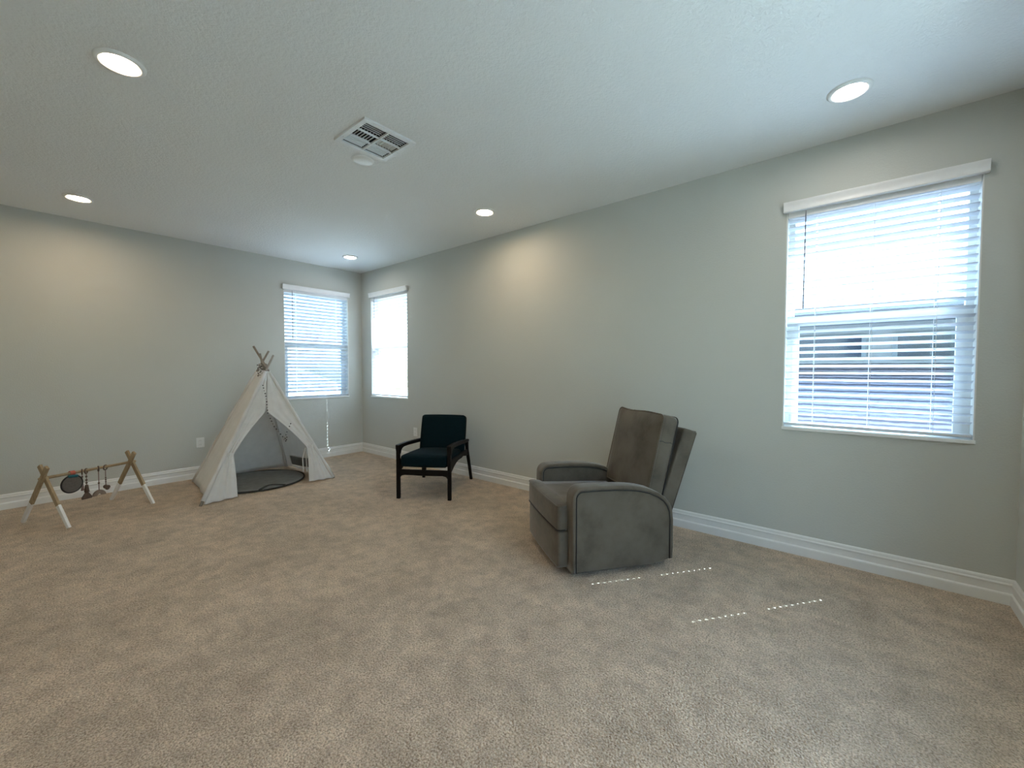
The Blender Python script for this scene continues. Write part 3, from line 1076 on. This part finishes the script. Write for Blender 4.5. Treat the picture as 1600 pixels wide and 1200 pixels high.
# the bunched end wound round the poles left of the crossing
bunch = []
for i in range(22):
    t = i / 21
    bunch.append(Vector((-0.048 - 0.022 * math.sin(i * 1.9), -0.050 - 0.012 * math.cos(i * 2.3), 0.02 - 0.125 * t)))
bm = bmesh.new(); tube(bm, bunch, 0.0012, 5)
link('string', bm, M['cord'], gar, smooth=True)
for i in range(0, 22):
    bead(bunch[i], BD if i % 2 else BPAL, gar)

# ------------------------------------------------------------------ round mat inside the teepee
pm = thing('play_mat', 'round grey play mat with dark binding and a carry handle inside the teepee', 'mat', (-1.722, -0.700, 0))
bm = bmesh.new()
R = 0.485
lathe(bm, [(0.0, 0.020), (0.10, 0.021), (0.2, 0.019), (0.3, 0.021), (0.40, 0.020), (0.475, 0.018), (0.482, 0.011), (0.475, 0.004), (0.0, 0.001)], 64)
for v in bm.verts:
    r = v.co.to_2d().length
    if v.co.z > 0.015 and r > 0.05:
        v.co.z += 0.004 * math.sin(5 * math.atan2(v.co.y, v.co.x)) * (r / R)
link('mat_pad', bm, M['matgrey'], pm, smooth=True)
bm = bmesh.new()
tube(bm, [(R * math.cos(2 * PI * i / 72), R * math.sin(2 * PI * i / 72), 0.0125) for i in range(72)], 0.0095, 8, closed=True)
link('binding', bm, M['matrim'], pm, smooth=True)
bm = bmesh.new()
hd = []
for i in range(13):
    t = i / 12
    ang = math.radians(-105 + 30 * t)
    rr = R + 0.004 - 0.085 * math.sin(PI * t) ** 0.8
    hd.append((rr * math.cos(ang), rr * math.sin(ang), 0.024 + 0.012 * math.sin(PI * t)))
tube(bm, hd, 0, sect=[(-0.011, -0.003), (0.011, -0.003), (0.011, 0.003), (-0.011, 0.003)])
link('carry_handle', bm, M['matrim'], pm)

# ------------------------------------------------------------------ wooden play gym
G0 = Vector((-3.030, -0.735, 0))
gym = thing('baby_play_gym', 'wooden A-frame baby play gym with white-dipped legs by the left wall', 'play gym', G0)
nl, nr = Vector((-3.206, -1.115, 0)), Vector((-3.424, -0.640, 0))
fl_ = Vector((-2.648, -0.848, 0))
fr_ = fl_ + (nr - nl)
ax = ((fl_ - nl)).normalized()
side = (nl - nr).normalized()
CZ = 0.385
for (a, b) in ((nl, nr), (fl_, fr_)):
    mid = (a + b) / 2
    for (foot, sgn) in ((a, 1), (b, -1)):
        off = ax * (0.0105 * sgn)
        cross = mid + Vector((0, 0, CZ))
        d = cross - foot
        q1 = foot + d * 1.26
        cut = foot + d * (0.175 / CZ)
        sect = [(-0.0095, -0.0235), (0.0095, -0.0235), (0.0095, 0.0235), (-0.0095, 0.0235)]

        def plank(p, q):
            bm = bmesh.new()
            u = (q - p).normalized()
            w = ax.cross(u).normalized()
            ringp = []
            for base in (p, q):
                ringp.append([bm.verts.new(base + off - G0 + ax * s1 * 0.0095 + w * s2 * 0.0185) for s1, s2 in ((-1, -1), (1, -1), (1, 1), (-1, 1))])
            A, B = ringp
            for i in range(4):
                bm.faces.new((A[i], A[(i + 1) % 4], B[(i + 1) % 4], B[i]))
            bm.faces.new(A); bm.faces.new(B)
            for v in bm.verts:
                v.co.z = max(0.001, v.co.z)
            return bm
        leg = link('leg', plank(cut, q1), M['pine'], gym, bevel=0.003)
        tip = link('leg_tip', plank(foot, cut), M['white_paint'], leg, bevel=0.003)
        tip['label'] = 'white-dipped lower end of the leg'
bar_a = (nl + nr) / 2 + Vector((0, 0, 0.388)) - ax * 0.022 - G0
bar_b = (fl_ + fr_) / 2 + Vector((0, 0, 0.388)) + ax * 0.03 - G0
DZ = 0.388 - 0.0
bm = bmesh.new(); tube(bm, [bar_a, bar_b], 0.0115, 14)
link('crossbar', bm, M['pine'], gym, smooth=True)
for e in (bar_a, bar_b):
    bm = bmesh.new(); bmesh.ops.create_uvsphere(bm, u_segments=12, v_segments=8, radius=0.013, matrix=Matrix.Translation(e))
    link('end_knob', bm, M['pine'], gym, smooth=True)

BAR0 = (nl + nr) / 2 + Vector((0, 0, 0.388))


def bar_pt(x):
    """Point on the crossbar with this world x."""
    t = (x - BAR0.x) / ax.x
    return BAR0 + ax * t


perp = Vector((ax.y, -ax.x, 0))          # towards the camera side
RZ = math.atan2(ax.y, ax.x)              # local x along the bar, -y towards the camera


def ring_part(root, mat, r=0.021, t=0.005, turn=0.0):
    bm = bmesh.new()
    loop = [(t * 0.2 * math.cos(a) + r * math.sin(turn) * math.cos(a), r * math.cos(turn) * math.cos(a), r * math.sin(a) - 0.006) for a in [2 * PI * i / 24 for i in range(24)]]
    tube(bm, loop, t, 8, closed=True, up=Vector((1, 0.2, 0)))
    link('hanging_ring', bm, mat, root, smooth=True)


# disc toy
p = bar_pt(-3.163)
dt = thing('hanging_disc_toy', 'round grey disc toy with black rim and teal clip on the play gym', 'toy', p, RZ)
bm = bmesh.new()
tiltm = Matrix.Translation((-0.004, -0.022, -0.088)) @ Matrix.Rotation(math.radians(24), 4, 'Y') @ Matrix.Rotation(PI / 2, 4, 'X') @ Matrix.Diagonal((1.04, 1.08, 1, 1))
lathe(bm, [(0, 0.004), (0.064, 0.004), (0.064, -0.004), (0, -0.004)], 40, tiltm)
link('disc', bm, M['disc'], dt)
bm = bmesh.new()
tube(bm, [tiltm @ Vector((0.067 * math.cos(2 * PI * i / 48), 0.067 * math.sin(2 * PI * i / 48), 0)) for i in range(48)], 0.0062, 8, closed=True, up=Vector((0, 1, 0)))
link('disc_rim', bm, M['disc_rim'], dt, smooth=True)
bm = bmesh.new(); cushion(bm, 0.034, 0.011, 0.012, 0.008, n=4, mtx=Matrix.Translation((0.004, -0.022, -0.024)) @ Matrix.Rotation(math.radians(6), 4, 'Y'))
link('clip', bm, M['toy_teal'], dt, smooth=True)
bm = bmesh.new()
tube(bm, [(0.010, 0.017 * math.cos(a), 0.017 * math.sin(a)) for a in [2 * PI * i / 20 for i in range(20)]], 0, closed=True, sect=[(-0.002, -0.016), (0.002, -0.016), (0.002, 0.016), (-0.002, 0.016)], up=Vector((1, 0, 0)))
link('strap', bm, M['toy_coral'], dt)


def hang(root, z0, z1, beads, x=0.0):
    bm = bmesh.new(); tube(bm, [(x, 0, z0), (x, 0, (z0 + z1) / 2), (x, 0, z1)], 0.0032, 8)
    link('cord', bm, M['toy_cord'], root, smooth=True)
    for (zb, r) in beads:
        bm = bmesh.new(); bmesh.ops.create_uvsphere(bm, u_segments=12, v_segments=8, radius=r, matrix=Matrix.Translation((x, 0, zb)))
        link('toy_bead', bm, M['toy_brown'], root, smooth=True)


# tassel toy, next to the disc
tt = thing('hanging_tassel_toy', 'slim mauve cord toy hanging nearest the grey disc on the play gym', 'toy', bar_pt(-3.092), RZ, 'toys on the play gym bar')
ring_part(tt, M['toy_brown'], turn=0.5)
hang(tt, -0.024, -0.12, [(-0.05, 0.007)])
bm = bmesh.new(); lathe(bm, [(0.0, -0.10), (0.006, -0.11), (0.008, -0.135), (0.011, -0.170), (0.0, -0.172)], 14)
link('tassel', bm, M['toy_cord'], tt, smooth=True)
# triangle toy
tr = thing('hanging_triangle_toy', 'brown wooden triangle toy on a beaded cord, left of the rainbow toy', 'toy', bar_pt(-3.066), RZ, 'toys on the play gym bar')
ring_part(tr, M['toy_brown'], turn=0.9)
hang(tr, -0.026, -0.19, [(-0.055, 0.008), (-0.085, 0.0085), (-0.11, 0.008), (-0.15, 0.007)])
bm = bmesh.new(); lathe(bm, [(0, -0.125), (0.010, -0.128), (0.018, -0.19), (0.0, -0.192)], 12)
link('tassel', bm, M['toy_brown'], tr, smooth=True)
bm = bmesh.new()
prism(bm, [(0.0, -0.178), (0.033, -0.232), (0.033, -0.250), (-0.036, -0.250), (-0.036, -0.232)], -0.009, 0.009)
link('triangle_block', bm, M['toy_brown'], tr, bevel=0.004)
# rainbow toy
rb = thing('hanging_rainbow_toy', 'tan wooden rainbow arch toy hanging on a cord from the play gym', 'toy', bar_pt(-2.987), RZ, 'toys on the play gym bar')
ring_part(rb, M['toy_brown'], turn=0.35)
hang(rb, -0.026, -0.200, [(-0.135, 0.0075)])
ol = arc(0, -0.245, 0.048, 0, 180, 20) + [(-0.02, -0.245)] + list(reversed(arc(0, -0.245, 0.016, 0, 180, 10)))[1:-1] + [(0.016, -0.245)]
bm = bmesh.new(); prism(bm, ol, -0.009, 0.009)
link('rainbow_arch', bm, M['toy_tan'], rb, bevel=0.002)
# knot toy
kn = thing('hanging_ball_toy', 'dark brown knotted ball toy hanging right of the rainbow toy', 'toy', bar_pt(-2.940), RZ, 'toys on the play gym bar')
ring_part(kn, M['toy_brown'], turn=1.1)
hang(kn, -0.026, -0.17, [(-0.10, 0.006), (-0.118, 0.0065), (-0.136, 0.006)])
for (dx, dz, r) in ((-0.002, -0.180, 0.018), (0.016, -0.186, 0.016), (0.010, -0.198, 0.015)):
    bm = bmesh.new(); bmesh.ops.create_uvsphere(bm, u_segments=14, v_segments=10, radius=r, matrix=Matrix.Translation((dx, 0, dz)))
    link('ball', bm, M['toy_brown'], kn, smooth=True)

# ------------------------------------------------------------------ outdoors (upper floor: the ground lies below)
GZ = -3.1
bm = bmesh.new(); box(bm, -40, 60, -40, 70, GZ - 0.3, GZ)
struct(link('ground', bm, M['lawn']))


def roof_hip(bm, x0, x1, y0, y1, z0, z1, inset):
    vs = [bm.verts.new(q) for q in ((x0, y0, z0), (x1, y0, z0), (x1, y1, z0), (x0, y1, z0))]
    lo = [bm.verts.new((v.co.x, v.co.y, z0 - 0.16)) for v in vs]
    if (y1 - y0) > (x1 - x0):
        r = [bm.verts.new(((x0 + x1) / 2, y0 + inset, z1)), bm.verts.new(((x0 + x1) / 2, y1 - inset, z1))]
        bm.faces.new((vs[0], vs[1], r[0])); bm.faces.new((vs[1], vs[2], r[1], r[0]))
        bm.faces.new((vs[2], vs[3], r[1])); bm.faces.new((vs[3], vs[0], r[0], r[1]))
    else:
        r = [bm.verts.new((x0 + inset, (y0 + y1) / 2, z1)), bm.verts.new((x1 - inset, (y0 + y1) / 2, z1))]
        bm.faces.new((vs[0], vs[1], r[1], r[0])); bm.faces.new((vs[1], vs[2], r[1]))
        bm.faces.new((vs[2], vs[3], r[0], r[1])); bm.faces.new((vs[3], vs[0], r[0]))
    for i in range(4):
        bm.faces.new((vs[i], vs[(i + 1) % 4], lo[(i + 1) % 4], lo[i]))
    bm.faces.new(lo)


nh = thing('neighbour_house', 'two-storey house with a tiled lower roof seen through the large window', 'house', (5.2, -5.5, GZ))
bm = bmesh.new(); box(bm, 0.0, 8, -9.5, 6.0, 0, 5.45)
link('house_wall', bm, M['stucco'], nh)
bm = bmesh.new(); roof_hip(bm, -1.3, 8.7, -10.4, 6.9, 5.25, 6.6, 4.6)
link('upper_roof', bm, M['tile_grey'], nh)
bm = bmesh.new()
q = [(-4.1, 2.95), (0.0, 4.47), (0.0, 4.30), (-4.1, 2.80)]
prism(bm, q, -9.8, 6.3)
link('lower_roof', bm, M['tile'], nh)
bm = bmesh.new(); box(bm, -3.6, 0, -9.4, 5.9, 0, 2.95)
link('house_wall', bm, M['stucco2'], nh)
for (y0, y1) in ((-2.35, -0.75), (-0.45, 0.9), (2.6, 4.2)):
    bm = bmesh.new()
    slab(bm, [y0, y0 + 0.06, y1 - 0.06, y1], [4.52, 4.57, 4.88, 4.93], lambda u, v: y0 + 0.06 < u < y1 - 0.06 and 4.57 < v < 4.88, lambda u, v, d: (-d, u, v), 0.05)
    wn = link('house_window', bm, M['screen'], nh)
    bm = bmesh.new(); box(bm, -0.02, -0.01, y0 + 0.05, y1 - 0.05, 4.56, 4.89)
    link('window_glass', bm, M['dark_glass'], wn)

fh = thing('far_house', 'single-storey house with a grey roof beyond the window behind the teepee', 'house', (2.5, 13.0, GZ))
bm = bmesh.new(); box(bm, -5, 5, 0, 8, 0, 2.9)
link('house_wall', bm, M['stucco2'], fh)
bm = bmesh.new(); roof_hip(bm, -5.5, 5.5, -0.5, 8.5, 2.95, 5.0, 3.2)
link('upper_roof', bm, M['tile_grey'], fh)
for x in (-3.4, -1.2, 1.1, 3.2):
    bm = bmesh.new(); box(bm, x - 0.5, x + 0.5, -0.03, -0.005, 1.0, 2.3)
    link('house_window', bm, M['dark_glass'], fh)
fe = bmesh.new(); box(fe, -8, 9, 8.0, 8.08, GZ, GZ + 1.8)
fo_ = link('garden_fence', fe, M['fence'])
fo_['label'] = 'pale board fence in front of the single-storey far house'; fo_['category'] = 'fence'

# ------------------------------------------------------------------ light
w = bpy.data.worlds.new('sky'); scene.world = w
w.use_nodes = True
nt = w.node_tree
bg = nt.nodes['Background']
sky = nt.nodes.new('ShaderNodeTexSky')
sky.sky_type = 'NISHITA'
sky.sun_disc = False
SUN = Vector((0.81, -0.585, 1.215)).normalized()     # towards the sun
sky.sun_elevation = math.asin(SUN.z)
sky.sun_rotation = math.atan2(SUN.x, SUN.y)
sky.air_density = 1.3; sky.dust_density = 2.5; sky.ozone_density = 1.0
wb = nt.nodes.new('ShaderNodeMix'); wb.data_type = 'RGBA'; wb.blend_type = 'MULTIPLY'
wb.inputs[0].default_value = 1.0
wb.inputs[7].default_value = (0.80, 0.94, 1.04, 1)      # daylight as a warm-balanced camera records it
nt.links.new(sky.outputs[0], wb.inputs[6])
nt.links.new(wb.outputs[2], bg.inputs['Color'])
bg.inputs['Strength'].default_value = 0.60

sd = bpy.data.lights.new('sun', 'SUN')
sd.energy = 17.0
sd.color = (0.72, 0.88, 1.0)
sd.angle = math.radians(0.27)
so = bpy.data.objects.new('sun', sd); COL.objects.link(so)
so.rotation_euler = SUN.to_track_quat('Z', 'Y').to_euler()
so.location = (8, -8, 12)

# ------------------------------------------------------------------ camera
YAW, PITCHC, ROLL, F = 0.870034558, -0.0346960478, 0.000627827, 649.85
cd = bpy.data.cameras.new('camera'); cam = bpy.data.objects.new('camera', cd); COL.objects.link(cam)
cd.sensor_fit = 'HORIZONTAL'; cd.sensor_width = 36.0; cd.lens = 36.0 * F / 1600.0
cd.clip_start = 0.02
fw = Vector((math.sin(YAW) * math.cos(PITCHC), math.cos(YAW) * math.cos(PITCHC), math.sin(PITCHC)))
r = Vector((math.cos(YAW), -math.sin(YAW), 0)); u = r.cross(fw)
r2 = r * math.cos(ROLL) + u * math.sin(ROLL); u2 = -r * math.sin(ROLL) + u * math.cos(ROLL)
m3 = Matrix((r2, u2, -fw)).transposed()
cam.matrix_world = Matrix.Translation((-3.42238964, -5.91790077, 1.268589)) @ m3.to_4x4()
scene.camera = cam

vs_ = scene.view_settings
vs_.view_transform = 'Standard'
vs_.look = 'None'
vs_.gamma = 1.0
vs_.use_curve_mapping = False
vs_.exposure = 1.77
scene.cycles.max_bounces = 12
scene.cycles.diffuse_bounces = 8
scene.cycles.transparent_max_bounces = 16
scene.cycles.sample_clamp_indirect = 8.0
